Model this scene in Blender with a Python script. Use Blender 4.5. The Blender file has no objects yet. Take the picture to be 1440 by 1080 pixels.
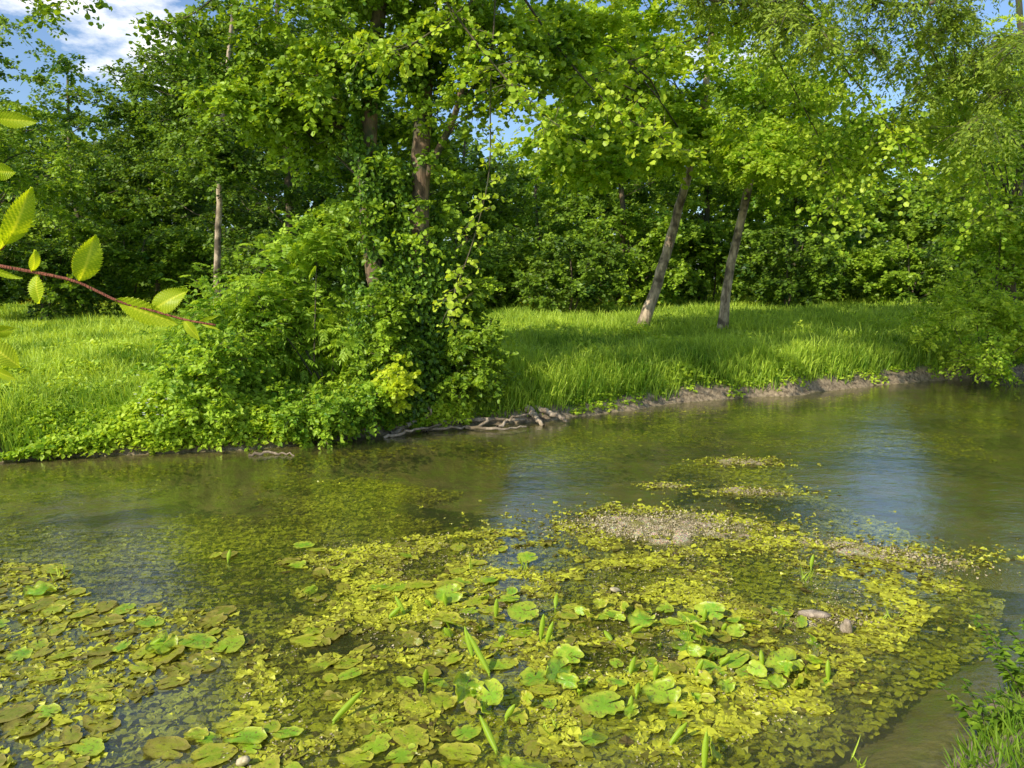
import bpy, math, random
import numpy as np
from mathutils import Vector
rng = np.random.default_rng(11)
random.seed(5)
C = bpy.context.scene.collection
vs = bpy.context.scene.view_settings; vs.view_transform = 'Standard'; vs.look = 'None'; vs.exposure = 0; vs.gamma = 1
TH = math.radians(7.85); F = 1088.0; CAMZ = 2.2
# ------------------------------------------------------------------ helpers
def ray(px, py):
    dx = (px-720)/F; dy = (540-py)/F
    return np.array([dx, math.cos(TH)+dy*math.sin(TH), -math.sin(TH)+dy*math.cos(TH)])
def at(px, py, z=0.0):
    r = ray(px, py); t = (z-CAMZ)/r[2]
    return np.array([r[0]*t, r[1]*t, z])
def W(px, py, Y):
    r = ray(px, py); t = Y/r[1]
    return np.array([r[0]*t, Y, CAMZ+r[2]*t])
def hsh(ix, iy, iz, s):
    v = np.sin(ix*127.1+iy*311.7+iz*74.7+s*53.3)*43758.5453
    return v-np.floor(v)
def vn3(p, s=0):
    p = np.asarray(p, float); i = np.floor(p); f = p-i; f = f*f*(3-2*f)
    r = 0
    for a in (0, 1):
        for b in (0, 1):
            for c in (0, 1):
                w = (f[..., 0] if a else 1-f[..., 0])*(f[..., 1] if b else 1-f[..., 1])*(f[..., 2] if c else 1-f[..., 2])
                r = r+w*hsh(i[..., 0]+a, i[..., 1]+b, i[..., 2]+c, s)
    return r
def fbm(x, y, sc=1.0, s=0, o=3):
    x = np.asarray(x, float); y = np.asarray(y, float); r = 0; a = .5; t = 0
    for k in range(o):
        r = r+a*vn3(np.stack([x*sc, y*sc, np.zeros_like(x*sc)+k*7.3], -1), s+k); t += a; a *= .5; sc *= 2.1
    return r/t
def sstep(a, b, x):
    t = np.clip((x-a)/(b-a), 0, 1); return t*t*(3-2*t)
def nrm(v):
    return v/np.maximum(np.linalg.norm(v, axis=-1, keepdims=True), 1e-9)
# ------------------------------------------------------------------ terrain
bp = [at(*p)[:2] for p in [(0,650),(150,641),(300,633),(420,625),(520,612),(640,601),(760,593),(880,577),(960,566),(1040,560),(1100,557),(1190,546),(1260,539),(1350,533),(1440,530)]]
BX = np.array([-90, -14]+[p[0] for p in bp]+[25, 90]); BY = np.array([-10, 6.1]+[p[1] for p in bp]+[20, 34])
NX = np.array([-90, -14, -4, 0, 1.45, 1.95, 2.6, 4, 8, 25, 90]); NY = np.array([-24, -1.5, 1.6, 2.2, 2.7, 3.15, 3.8, 4.6, 5.4, 8, 16])
def ybank(x): return np.interp(x, BX, BY)
def ynear(x): return np.interp(x, NX, NY)
def H(x, y):
    x = np.asarray(x, float); y = np.asarray(y, float)
    w = (fbm(x, y, .9, 3)-.5)*.7+(fbm(x, y, 3.1, 9)-.5)*.25
    s = y-ybank(x)+w*.6; sn = ynear(x)-y+w*.3
    right = sstep(0, 3, x)
    far = (.5*(1-np.exp(-np.maximum(s, 0)/(.45-.2*right)))+.3*sstep(.3, 7, s)+(fbm(x, y, .35, 21)-.5)*.3*sstep(.5, 4, s))
    near = .55*(1-np.exp(-np.maximum(sn, 0)/.5))+.1*sstep(0, 3, sn)
    d = np.minimum(-s, -sn)
    dep = -.42*sstep(0, 1.6, d)+(fbm(x, y, 1.3, 5)-.5)*.12*sstep(0, 1, d)
    return np.where(s > 0, far, np.where(sn > 0, near, dep))
def h1(x, y): return float(H(np.array([x]), np.array([y]))[0])
def gpx(px, py):
    r = ray(px, py); t = np.linspace(3, 90, 4000)
    P = r[None]*t[:, None]; P[:, 2] += CAMZ
    k = np.argmax(P[:, 2] < H(P[:, 0], P[:, 1])); return P[k]
# ------------------------------------------------------------------ mesh builder
class MB:
    def __init__(s): s.V = []; s.Q = []; s.T = []; s.t = []; s.n = 0
    def add(s, V, Q=None, T=None, tone=None):
        V = np.asarray(V, float).reshape(-1, 3)
        if Q is not None and len(Q): s.Q.append(np.asarray(Q, int).reshape(-1, 4)+s.n)
        if T is not None and len(T): s.T.append(np.asarray(T, int).reshape(-1, 3)+s.n)
        if tone is None: tone = .5
        s.t.append(np.broadcast_to(np.asarray(tone, float), (len(V),)).copy()); s.V.append(V); s.n += len(V)
    def build(s, name, mat, parent=None, smooth=True, org=None):
        V = np.concatenate(s.V); 
        if org is not None: V = V-np.asarray(org)
        Q = np.concatenate(s.Q) if s.Q else np.zeros((0, 4), int); T = np.concatenate(s.T) if s.T else np.zeros((0, 3), int)
        me = bpy.data.meshes.new(name)
        me.vertices.add(len(V)); me.vertices.foreach_set('co', V.astype(np.float32).ravel())
        li = np.concatenate([Q.ravel(), T.ravel()]).astype(np.int32)
        me.loops.add(len(li)); me.loops.foreach_set('vertex_index', li)
        st = np.concatenate([np.arange(len(Q))*4, len(Q)*4+np.arange(len(T))*3]).astype(np.int32)
        me.polygons.add(len(st)); me.polygons.foreach_set('loop_start', st)
        me.polygons.foreach_set('use_smooth', np.full(len(st), smooth))
        a = me.attributes.new('tone', 'FLOAT', 'POINT'); a.data.foreach_set('value', np.concatenate(s.t).astype(np.float32))
        me.update(calc_edges=True); me.materials.append(mat)
        o = bpy.data.objects.new(name, me); C.objects.link(o)
        if parent is not None: o.parent = parent
        return o
def tag(o, label=None, cat=None, group=None, kind=None):
    if label: o['label'] = label
    if cat: o['category'] = cat
    if group: o['group'] = group
    if kind: o['kind'] = kind
    return o
def empty(name, loc, label, cat, group=None):
    o = bpy.data.objects.new(name, None); C.objects.link(o); o.location = loc; o.empty_display_size = .2
    return tag(o, label, cat, group)
def tube(mb, pts, rad, sides=8, tone=.5, rough=0):
    pts = np.asarray(pts, float); n = len(pts); rad = np.broadcast_to(np.asarray(rad, float), (n,))
    T = nrm(np.gradient(pts, axis=0)); up = np.array([0, 1, 0.]) if abs(T[0][1]) < .8 else np.array([1, 0, 0.])
    A = nrm(np.cross(T, up)); B = np.cross(T, A); th = np.arange(sides)/sides*2*np.pi
    rr = rad[:, None]*(1+rough*(rng.random((n, sides))-.5))
    V = pts[:, None]+rr[..., None]*(np.cos(th)[None, :, None]*A[:, None]+np.sin(th)[None, :, None]*B[:, None])
    i = np.arange(n-1)[:, None]; j = np.arange(sides)[None]; k = (j+1) % sides
    Q = np.stack([i*sides+j, i*sides+k, (i+1)*sides+k, (i+1)*sides+j], -1).reshape(-1, 4)
    mb.add(V.reshape(-1, 3), Q, tone=tone)
def spline(pts, n=24):
    pts = np.asarray(pts, float); m = len(pts); P = np.vstack([2*pts[0]-pts[1], pts, 2*pts[-1]-pts[-2]])
    u = np.linspace(0, m-1-1e-6, n); k = u.astype(int); t = (u-k)[:, None]
    a, b, c, d = P[k], P[k+1], P[k+2], P[k+3]
    return .5*((2*b)+(-a+c)*t+(2*a-5*b+4*c-d)*t**2+(-a+3*b-3*c+d)*t**3)
def leaves(mb, P, D, N, L, Wd, tone, kind='hex', fold=.15):
    D = nrm(D); S = nrm(np.cross(N, D)); U = np.cross(D, S); n = len(P)
    L = np.broadcast_to(L, (n,))[:, None]; Wd = np.broadcast_to(Wd, (n,))[:, None]
    if kind == 'kite':
        V = np.stack([P, P+D*L*.45-S*Wd*.5, P+D*L-U*L*.1, P+D*L*.45+S*Wd*.5], 1)
        Q = np.arange(n)[:, None]*4+np.arange(4)[None]; mb.add(V.reshape(-1, 3), Q, tone=np.repeat(tone, 4)); return
    if kind == 'round': a1, w1, a2, w2 = .22, .46, .78, .5
    else: a1, w1, a2, w2 = .25, .5, .65, .36
    f = fold*Wd*U
    V = np.stack([P, P+D*L*a1-S*Wd*w1+f, P+D*L*a2-S*Wd*w2+f-U*L*.05, P+D*L-U*L*.14, P+D*L*a2+S*Wd*w2+f-U*L*.05, P+D*L*a1+S*Wd*w1+f], 1)
    b = np.arange(n)[:, None]*6
    Q = np.concatenate([b+np.array([0, 3, 2, 1])[None], b+np.array([0, 5, 4, 3])[None]])
    mb.add(V.reshape(-1, 3), Q, tone=np.repeat(tone, 6))
def crown(mb, mt, Cn, R, nl, L, Wd, droop=.25, K=9, kind='kite', tone0=.5, flat=.35, tw=.014, tilt=.6):
    M = len(Cn); 
    if M == 0: return
    R = np.broadcast_to(R, (M,))
    az = rng.random((M, K))*2*np.pi; el = rng.normal(.05, flat, (M, K))
    TD = np.stack([np.cos(az)*np.cos(el), np.sin(az)*np.cos(el), np.sin(el)], -1)
    TL = R[:, None]*rng.uniform(.55, 1.15, (M, K))
    N = M*nl; ci = np.repeat(np.arange(M), nl); k = rng.integers(0, K, N)
    t = rng.uniform(.08, 1, N)**.75; d = TD[ci, k]; l = TL[ci, k]
    P = Cn[ci]+d*(l*t)[:, None]; P[:, 2] -= droop*(t**2)*l
    side = np.where(rng.random(N) < .5, -1., 1.)
    perp = nrm(np.cross(d, np.array([0, 0, 1.])[None]))
    Dv = d*.6+perp*side[:, None]*.75+rng.normal(0, .3, (N, 3)); Dv[:, 2] -= droop*t*.7
    P = P+rng.normal(0, .05, (N, 3))*R[ci][:, None]
    Nn = np.array([-.25, -.45, .9])[None]+rng.normal(0, tilt, (N, 3)); 
    sz = rng.uniform(.5, 1.2, N)
    ct = rng.normal(0, .18, M)[ci]
    tone = np.clip(tone0+ct+rng.normal(0, .19, N)+.1*(t-.5), 0, 1)
    leaves(mb, P, Dv, Nn, L*sz, Wd*sz, tone, kind)
    if mt is not None:
        PP = np.repeat(Cn, K, 0); DD = TD.reshape(-1, 3).copy(); LL = TL.ravel(); DD[:, 2] -= droop*.5
        leaves(mt, PP, DD, np.array([0, -.8, .5])+rng.normal(0, .2, PP.shape), LL, np.full(len(LL), tw), np.full(len(LL), .4), 'kite')
def clumps(c, r, M, thr=.42, sc=.55, seed=0, low=1.0, shell=.5):
    out = []; tot = 0
    while tot < M:
        u = rng.normal(size=(M*4, 3)); u = nrm(u)*(rng.random((M*4, 1))**shell)
        u[:, 2] = np.where(u[:, 2] < 0, u[:, 2]*low, u[:, 2])
        P = np.asarray(c)+u*np.asarray(r)
        P = P[vn3(P*sc, seed) > thr]; out.append(P); tot += len(P)
    return np.concatenate(out)[:M]
def limbs(mb, trunk, Cn, rt, nmax=40, r0=.016, zmin=-9):
    idx = rng.permutation(len(Cn))[:nmax]; trunk = trunk[trunk[:, 2] > zmin] if zmin > -9 else trunk
    for i in idx:
        c = Cn[i]; hd = np.linalg.norm(trunk[:, :2]-c[:2], axis=1); cost = np.abs(trunk[:, 2]-(c[2]-.4*hd-.1))+hd*.2
        a = trunk[np.argmin(cost)]; d = np.linalg.norm(c-a); mid = (a+c)/2+np.array([0, 0, .08*d])+rng.normal(0, .06*d, 3); q = a*.25+c*.75+np.array([0, 0, .03*d])+rng.normal(0, .05*d, 3)
        p = spline([a, mid, q, c], 8); r = min(r0*(.5+d*.35), rt*.4); tube(mb, p, np.linspace(r, .006, 8), 5)
# ------------------------------------------------------------------ materials
def newmat(name):
    m = bpy.data.materials.new(name); m.use_nodes = True; nt = m.node_tree; nt.nodes.clear()
    return m, nt, nt.nodes.new('ShaderNodeOutputMaterial')
def nd(nt, t, **k):
    n = nt.nodes.new(t)
    for a, b in k.items(): setattr(n, a, b)
    return n
def mixc(nt, fac, a, b, mode='MIX'):
    m = nt.nodes.new('ShaderNodeMix'); m.data_type = 'RGBA'; m.blend_type = mode
    for s, v in ((0, fac), (6, a), (7, b)):
        if isinstance(v, bpy.types.NodeSocket): nt.links.new(v, m.inputs[s])
        elif isinstance(v, (tuple, list)): m.inputs[s].default_value = (*v[:3], 1)
        else: m.inputs[s].default_value = v
    return m.outputs[2]
def math_(nt, op, a, b=None):
    n = nd(nt, 'ShaderNodeMath', operation=op)
    for i, v in enumerate((a, b)):
        if v is None: continue
        if isinstance(v, bpy.types.NodeSocket): nt.links.new(v, n.inputs[i])
        else: n.inputs[i].default_value = v
    return n.outputs[0]
def noise_(nt, scale, vec=None, detail=3, rough=.55):
    n = nd(nt, 'ShaderNodeTexNoise'); n.inputs['Scale'].default_value = scale; n.inputs['Detail'].default_value = detail; n.inputs['Roughness'].default_value = rough
    if vec: nt.links.new(vec, n.inputs['Vector'])
    return n.outputs['Fac']
def mrange(nt, v, a, b, c=0, d=1):
    n = nd(nt, 'ShaderNodeMapRange'); nt.links.new(v, n.inputs[0])
    for i, x in enumerate((a, b, c, d)): n.inputs[i+1].default_value = x
    return n.outputs[0]
def leafmat(name, c1, c2, trans=.38, rough=.42, tc=(1.5, 1.3, .5), spec=.3, k=1.0):
    c1 = tuple(v*k for v in c1); c2 = tuple(v*k for v in c2)
    m, nt, out = newmat(name); L = nt.links
    at_ = nd(nt, 'ShaderNodeAttribute', attribute_name='tone')
    col = mixc(nt, at_.outputs['Fac'], c1, c2)
    p = nd(nt, 'ShaderNodeBsdfPrincipled'); L.new(col, p.inputs['Base Color']); p.inputs['Roughness'].default_value = rough
    p.inputs['Specular IOR Level'].default_value = spec
    t = nd(nt, 'ShaderNodeBsdfTranslucent'); L.new(mixc(nt, 1.0, col, tc, 'MULTIPLY'), t.inputs['Color'])
    mx = nd(nt, 'ShaderNodeMixShader'); mx.inputs[0].default_value = trans
    L.new(p.outputs[0], mx.inputs[1]); L.new(t.outputs[0], mx.inputs[2]); L.new(mx.outputs[0], out.inputs[0])
    return m
def barkmat(name, c1, c2, c3=None, sc=9, lo=.45, hi=.62):
    m, nt, out = newmat(name); L = nt.links
    g = nd(nt, 'ShaderNodeNewGeometry'); mp = nd(nt, 'ShaderNodeMapping'); mp.inputs['Scale'].default_value = (1, 1, .3); L.new(g.outputs['Position'], mp.inputs[0])
    n1 = noise_(nt, sc, mp.outputs[0], 5, .7); n2 = noise_(nt, 2.5, g.outputs['Position'], 3)
    col = mixc(nt, mrange(nt, n1, .35, .65), c1, c2)
    col = mixc(nt, mrange(nt, n2, lo, hi), col, c3 or (.06, .07, .03))
    p = nd(nt, 'ShaderNodeBsdfPrincipled'); p.inputs['Roughness'].default_value = .9; L.new(col, p.inputs['Base Color'])
    b = nd(nt, 'ShaderNodeBump'); b.inputs['Strength'].default_value = .8; b.inputs['Distance'].default_value = .03; L.new(n1, b.inputs['Height']); L.new(b.outputs[0], p.inputs['Normal'])
    L.new(p.outputs[0], out.inputs[0]); return m
M = {}
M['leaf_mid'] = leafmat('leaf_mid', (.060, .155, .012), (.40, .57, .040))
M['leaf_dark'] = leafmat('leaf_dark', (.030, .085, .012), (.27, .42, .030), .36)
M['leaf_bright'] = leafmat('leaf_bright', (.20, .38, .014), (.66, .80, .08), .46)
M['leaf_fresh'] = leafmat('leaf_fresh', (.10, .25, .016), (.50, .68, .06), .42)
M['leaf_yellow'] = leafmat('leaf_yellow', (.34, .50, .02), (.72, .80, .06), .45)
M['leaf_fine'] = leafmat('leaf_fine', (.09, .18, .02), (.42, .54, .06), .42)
M['ivy'] = leafmat('ivy', (.03, .09, .012), (.25, .42, .03), .25, .35)
M['grass'] = leafmat('grass', (.12, .26, .014), (.60, .76, .09), .42, .5)
M['herb'] = leafmat('herb', (.20, .38, .014), (.62, .76, .07), .38)
M['buttercup'] = leafmat('buttercup', (.75, .55, .01), (.9, .7, .02), .2, tc=(1, 1, 1))
M['blossom'] = leafmat('blossom', (.6, .6, .55), (.8, .8, .78), .2, tc=(1, 1, 1), k=1)
M['weed'] = leafmat('weed', (.10, .075, .016), (.62, .64, .045), .2, .4, tc=(1.1, 1, .5), spec=.4)
M['debris'] = leafmat('debris', (.13, .10, .035), (.64, .54, .33), .05, .8, tc=(1, 1, 1))
M['hornbeam'] = leafmat('hornbeam', (.42, .58, .012), (.90, .92, .07), .52, .4, tc=(1.4, 1.25, .4))
M['bark'] = barkmat('bark', (.06, .045, .028), (.24, .17, .10))
M['bark_pale'] = barkmat('bark_pale', (.14, .10, .065), (.72, .56, .38), (.12, .09, .06), 8, .5, .62)
M['bark_red'] = barkmat('bark_red', (.07, .045, .026), (.36, .23, .14), None, 11)
M['twig'] = barkmat('twig', (.05, .04, .02), (.16, .12, .07))
M['twig_red'] = barkmat('twig_red', (.20, .06, .03), (.36, .12, .06), (.25, .07, .04), 60)
M['driftwood'] = barkmat('driftwood', (.20, .15, .10), (.60, .48, .34), (.16, .12, .07), 14)
# ground
m, nt, out = newmat('ground'); L = nt.links
g = nd(nt, 'ShaderNodeNewGeometry'); sx = nd(nt, 'ShaderNodeSeparateXYZ'); L.new(g.outputs['Position'], sx.inputs[0])
n1 = noise_(nt, 2.2, g.outputs['Position'], 6, .65); n2 = noise_(nt, 14, g.outputs['Position'], 6, .7)
mud = mixc(nt, mrange(nt, n1, .35, .65), (.10, .085, .028), (.28, .23, .095))
mud = mixc(nt, mrange(nt, noise_(nt, 5, g.outputs['Position'], 5, .7), .45, .6), mud, (.17, .21, .03))
soil = mixc(nt, mrange(nt, n2, .35, .65), (.10, .07, .04), (.46, .35, .22))
grs = mixc(nt, n1, (.06, .12, .012), (.15, .22, .03))
col = mixc(nt, mrange(nt, sx.outputs[2], -.06, .02), mud, soil)
z2 = nd(nt, 'ShaderNodeMath', operation='ADD'); L.new(sx.outputs[2], z2.inputs[0]); L.new(mrange(nt, n2, 0, 1, -.1, .1), z2.inputs[1])
col = mixc(nt, mrange(nt, z2.outputs[0], .2, .36), col, grs)
p = nd(nt, 'ShaderNodeBsdfPrincipled'); p.inputs['Roughness'].default_value = .9; L.new(col, p.inputs['Base Color'])
b = nd(nt, 'ShaderNodeBump'); b.inputs['Strength'].default_value = .7; b.inputs['Distance'].default_value = .06; L.new(n2, b.inputs['Height']); L.new(b.outputs[0], p.inputs['Normal'])
L.new(p.outputs[0], out.inputs[0]); M['ground'] = m
# gravel
m, nt, out = newmat('gravel'); L = nt.links
g = nd(nt, 'ShaderNodeNewGeometry'); sx = nd(nt, 'ShaderNodeSeparateXYZ'); L.new(g.outputs['Position'], sx.inputs[0])
v = nd(nt, 'ShaderNodeTexVoronoi'); v.inputs['Scale'].default_value = 75; L.new(g.outputs['Position'], v.inputs['Vector'])
n2 = noise_(nt, 12, g.outputs['Position'], 6, .75); n3 = noise_(nt, 5, g.outputs['Position'], 6, .75)
dry = mixc(nt, n2, (.30, .23, .11), (.84, .68, .44)); dry = mixc(nt, .35, dry, v.outputs['Color'], 'OVERLAY')
col = mixc(nt, mrange(nt, n3, .42, .55), (.26, .23, .05), dry)
col = mixc(nt, mrange(nt, sx.outputs[2], .0, .016), (.20, .18, .04), col)
p = nd(nt, 'ShaderNodeBsdfPrincipled'); p.inputs['Roughness'].default_value = .85; L.new(col, p.inputs['Base Color'])
b = nd(nt, 'ShaderNodeBump'); b.inputs['Strength'].default_value = .8; b.inputs['Distance'].default_value = .02; L.new(v.outputs['Distance'], b.inputs['Height']); L.new(b.outputs[0], p.inputs['Normal'])
L.new(p.outputs[0], out.inputs[0]); M['gravel'] = m
# water
m, nt, out = newmat('water'); L = nt.links
g = nd(nt, 'ShaderNodeNewGeometry'); mp = nd(nt, 'ShaderNodeMapping'); mp.inputs['Scale'].default_value = (1, 1.8, 1); mp.inputs['Rotation'].default_value = (0, 0, .35); L.new(g.outputs['Position'], mp.inputs[0])
na = noise_(nt, 2.2, mp.outputs[0], 2); nb = noise_(nt, 9, mp.outputs[0], 4, .6)
ad = nd(nt, 'ShaderNodeMath', operation='MULTIPLY_ADD'); L.new(nb, ad.inputs[0]); ad.inputs[1].default_value = .5; L.new(na, ad.inputs[2])
b = nd(nt, 'ShaderNodeBump'); b.inputs['Strength'].default_value = .16; b.inputs['Distance'].default_value = .05; L.new(ad.outputs[0], b.inputs['Height'])
dt = nd(nt, 'ShaderNodeVectorMath', operation='DOT_PRODUCT'); L.new(b.outputs[0], dt.inputs[0]); L.new(g.outputs['Incoming'], dt.inputs[1])
om = math_(nt, 'SUBTRACT', 1.0, math_(nt, 'MINIMUM', math_(nt, 'ABSOLUTE', dt.outputs['Value']), 1.0))
fr = math_(nt, 'ADD', math_(nt, 'MULTIPLY', math_(nt, 'POWER', om, 3.2), .94), .045)
gl = nd(nt, 'ShaderNodeBsdfGlossy'); gl.inputs['Roughness'].default_value = .01; L.new(b.outputs[0], gl.inputs['Normal'])
tr = nd(nt, 'ShaderNodeBsdfTransparent'); tr.inputs['Color'].default_value = (.90, .92, .68, 1)
df = nd(nt, 'ShaderNodeBsdfDiffuse'); L.new(mixc(nt, mrange(nt, noise_(nt, .9, g.outputs['Position'], 4), .35, .65), (.10, .12, .03), (.20, .18, .07)), df.inputs['Color'])
m1 = nd(nt, 'ShaderNodeMixShader'); m1.inputs[0].default_value = .20; L.new(tr.outputs[0], m1.inputs[1]); L.new(df.outputs[0], m1.inputs[2])
m2 = nd(nt, 'ShaderNodeMixShader'); L.new(fr, m2.inputs[0]); L.new(m1.outputs[0], m2.inputs[1]); L.new(gl.outputs[0], m2.inputs[2]); L.new(m2.outputs[0], out.inputs[0]); M['water'] = m
# lily pads
def padmat(name, c1, c2, edge, k=.82):
    c1 = tuple(v*k for v in c1); c2 = tuple(v*k for v in c2); edge = tuple(v*k for v in edge)
    m, nt, out = newmat(name); L = nt.links
    tc = nd(nt, 'ShaderNodeTexCoord'); sx = nd(nt, 'ShaderNodeSeparateXYZ'); L.new(tc.outputs['Object'], sx.inputs[0])
    an = nd(nt, 'ShaderNodeMath', operation='ARCTAN2'); L.new(sx.outputs[1], an.inputs[0]); L.new(sx.outputs[0], an.inputs[1])
    co = math_(nt, 'COSINE', math_(nt, 'MULTIPLY', an.outputs[0], 11))
    oi = nd(nt, 'ShaderNodeObjectInfo'); g = nd(nt, 'ShaderNodeNewGeometry')
    col = mixc(nt, oi.outputs['Random'], c1, c2)
    col = mixc(nt, mrange(nt, co, .9, 1, 0, .3), col, (.45, .55, .12))
    n = noise_(nt, 18, g.outputs['Position'], 6, .75); at_ = nd(nt, 'ShaderNodeAttribute', attribute_name='tone')
    ad = nd(nt, 'ShaderNodeMath', operation='MULTIPLY_ADD'); L.new(at_.outputs['Fac'], ad.inputs[0]); ad.inputs[1].default_value = .3; L.new(n, ad.inputs[2])
    col = mixc(nt, mrange(nt, ad.outputs[0], .50, .70), col, edge)
    col = mixc(nt, mrange(nt, noise_(nt, 45, g.outputs['Position'], 4, .7), .55, .64), col, (.20, .17, .03))
    p = nd(nt, 'ShaderNodeBsdfPrincipled'); L.new(col, p.inputs['Base Color']); p.inputs['Roughness'].default_value = .33; p.inputs['Specular IOR Level'].default_value = .5
    b = nd(nt, 'ShaderNodeBump'); b.inputs['Strength'].default_value = .6; b.inputs['Distance'].default_value = .008; L.new(n, b.inputs['Height']); L.new(b.outputs[0], p.inputs['Normal'])
    t = nd(nt, 'ShaderNodeBsdfTranslucent'); L.new(mixc(nt, 1., col, (1.3, 1.2, .4), 'MULTIPLY'), t.inputs['Color'])
    mx = nd(nt, 'ShaderNodeMixShader'); mx.inputs[0].default_value = .2; L.new(p.outputs[0], mx.inputs[1]); L.new(t.outputs[0], mx.inputs[2]); L.new(mx.outputs[0], out.inputs[0])
    return m
M['pad_green'] = padmat('pad_green', (.22, .48, .025), (.42, .64, .03), (.54, .64, .05))
M['pad_yellow'] = padmat('pad_yellow', (.34, .48, .02), (.54, .62, .03), (.60, .58, .06))
M['pad_olive'] = padmat('pad_olive', (.26, .30, .02), (.44, .46, .03), (.42, .36, .06))
# ------------------------------------------------------------------ world, sun, camera
SUN = np.array([-.56, -.58, .60]); SUN = SUN/np.linalg.norm(SUN)
w = bpy.data.worlds.new('World'); bpy.context.scene.world = w; w.use_nodes = True; nt = w.node_tree; nt.nodes.clear(); L = nt.links
out = nt.nodes.new('ShaderNodeOutputWorld'); bg = nt.nodes.new('ShaderNodeBackground'); sk = nt.nodes.new('ShaderNodeTexSky'); sk.sky_type = 'NISHITA'; sk.sun_disc = False
sk.sun_elevation = math.asin(SUN[2]); sk.sun_rotation = math.atan2(SUN[0], SUN[1])
tc = nt.nodes.new('ShaderNodeTexCoord'); mp = nd(nt, 'ShaderNodeMapping'); mp.inputs['Scale'].default_value = (1, 1, 2.2); L.new(tc.outputs['Generated'], mp.inputs[0])
cn = noise_(nt, 4.2, mp.outputs[0], 9, .62)
cd = nrm(ray(150, 50)); vm = nd(nt, 'ShaderNodeVectorMath', operation='DOT_PRODUCT'); L.new(tc.outputs['Generated'], vm.inputs[0]); vm.inputs[1].default_value = tuple(cd)
bo = mrange(nt, vm.outputs['Value'], .988, 1.0, 0, .13)
ad = nd(nt, 'ShaderNodeMath', operation='ADD'); L.new(cn, ad.inputs[0]); L.new(bo, ad.inputs[1])
cf = mrange(nt, ad.outputs[0], .55, .67)
skc = mixc(nt, 1.0, sk.outputs[0], (.92, 1.05, 1.22), 'MULTIPLY')
L.new(mixc(nt, cf, skc, (9.5, 9.5, 9.6)), bg.inputs[0]); bg.inputs[1].default_value = .15; L.new(bg.outputs[0], out.inputs[0])
sl = bpy.data.lights.new('sun', 'SUN'); sl.energy = 5; sl.angle = math.radians(.5); sl.color = (1, .93, .78)
so = bpy.data.objects.new('sun', sl); C.objects.link(so); so.rotation_euler = Vector(SUN).to_track_quat('Z', 'Y').to_euler(); so.location = (-20, -14, 20)
cm = bpy.data.cameras.new('camera'); cm.sensor_width = 36; cm.lens = F/1440*36; cm.clip_end = 2000; cm.clip_start = .05
co = bpy.data.objects.new('camera', cm); C.objects.link(co); co.location = (0, 0, CAMZ); co.rotation_euler = (math.pi/2-TH, 0, 0); bpy.context.scene.camera = co
# ------------------------------------------------------------------ setting
def axis(a, b, st, far):
    m = list(np.arange(a, b+1e-6, st)); s = st; x = b
    while x < far: s *= 1.25; x += s; m.append(x)
    s = st; x = a
    while x > -far: s *= 1.25; x -= s; m.insert(0, x)
    return np.array(m)
X = axis(-13, 17, .11, 420); Y = axis(0, 21, .09, 420); gx, gy = np.meshgrid(X, Y); gz = H(gx, gy)
mb = MB(); nx = len(X); ny = len(Y); i = np.arange(ny-1)[:, None]; j = np.arange(nx-1)[None]
Qg = np.stack([i*nx+j, i*nx+j+1, (i+1)*nx+j+1, (i+1)*nx+j], -1).reshape(-1, 4)
mb.add(np.stack([gx, gy, gz], -1).reshape(-1, 3), Qg); tag(mb.build('ground', M['ground']), kind='structure')
mb = MB(); mb.add([(-90, -30, 0), (90, -30, 0), (90, 45, 0), (-90, 45, 0)], [(0, 1, 2, 3)]); tag(mb.build('water', M['water']), kind='structure')
# ---- gravel bars in the stream
def bar(px, py, wx, wy, Hh, rot, seed, label):
    c = at(px, py); n = 120; u = np.linspace(-1.25, 1.25, n); a, b = np.meshgrid(u, u)
    ca, sa = math.cos(rot), math.sin(rot); x = c[0]+(a*wx*ca-b*wy*sa)/2; y = c[1]+(a*wx*sa+b*wy*ca)/2
    r = np.sqrt(a*a+b*b)+(fbm(x, y, 3.0, seed, 4)-.5)*1.5
    z = Hh*(1-r*r)*1.0-.010+((fbm(x, y, 9, seed+4, 4)-.5)*.085)*np.clip(1.3-r, 0, 1)
    z = np.clip(z, -.12, Hh*1.4)
    m_ = MB(); i = np.arange(n-1)[:, None]; j = np.arange(n-1)[None]; Q = np.stack([i*n+j, i*n+j+1, (i+1)*n+j+1, (i+1)*n+j], -1).reshape(-1, 4)
    m_.add(np.stack([x, y, z], -1).reshape(-1, 3), Q); o = m_.build('gravel_bar', M['gravel']); tag(o, label, 'gravel bar', kind='structure'); return c
bars = [(925, 741, 1.75, .9, .030, .0, 3, 'largest pale gravel bar rising out of the water'), (1050, 650, .8, .35, .010, 0, 6, 'farthest thin gravel strip'), (1060, 692, .85, .3, .012, -.2, 8, 'narrow gravel strip behind the large bar'),
        (935, 683, .4, .2, .006, 0, 12, 'small gravel patch'), (1255, 780, 1.5, .5, .016, -.55, 15, 'long gravel strip on the right'), (1160, 872, .8, .3, .012, -.1, 19, 'near gravel patch')]
for b_ in bars: bar(*b_)
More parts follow.
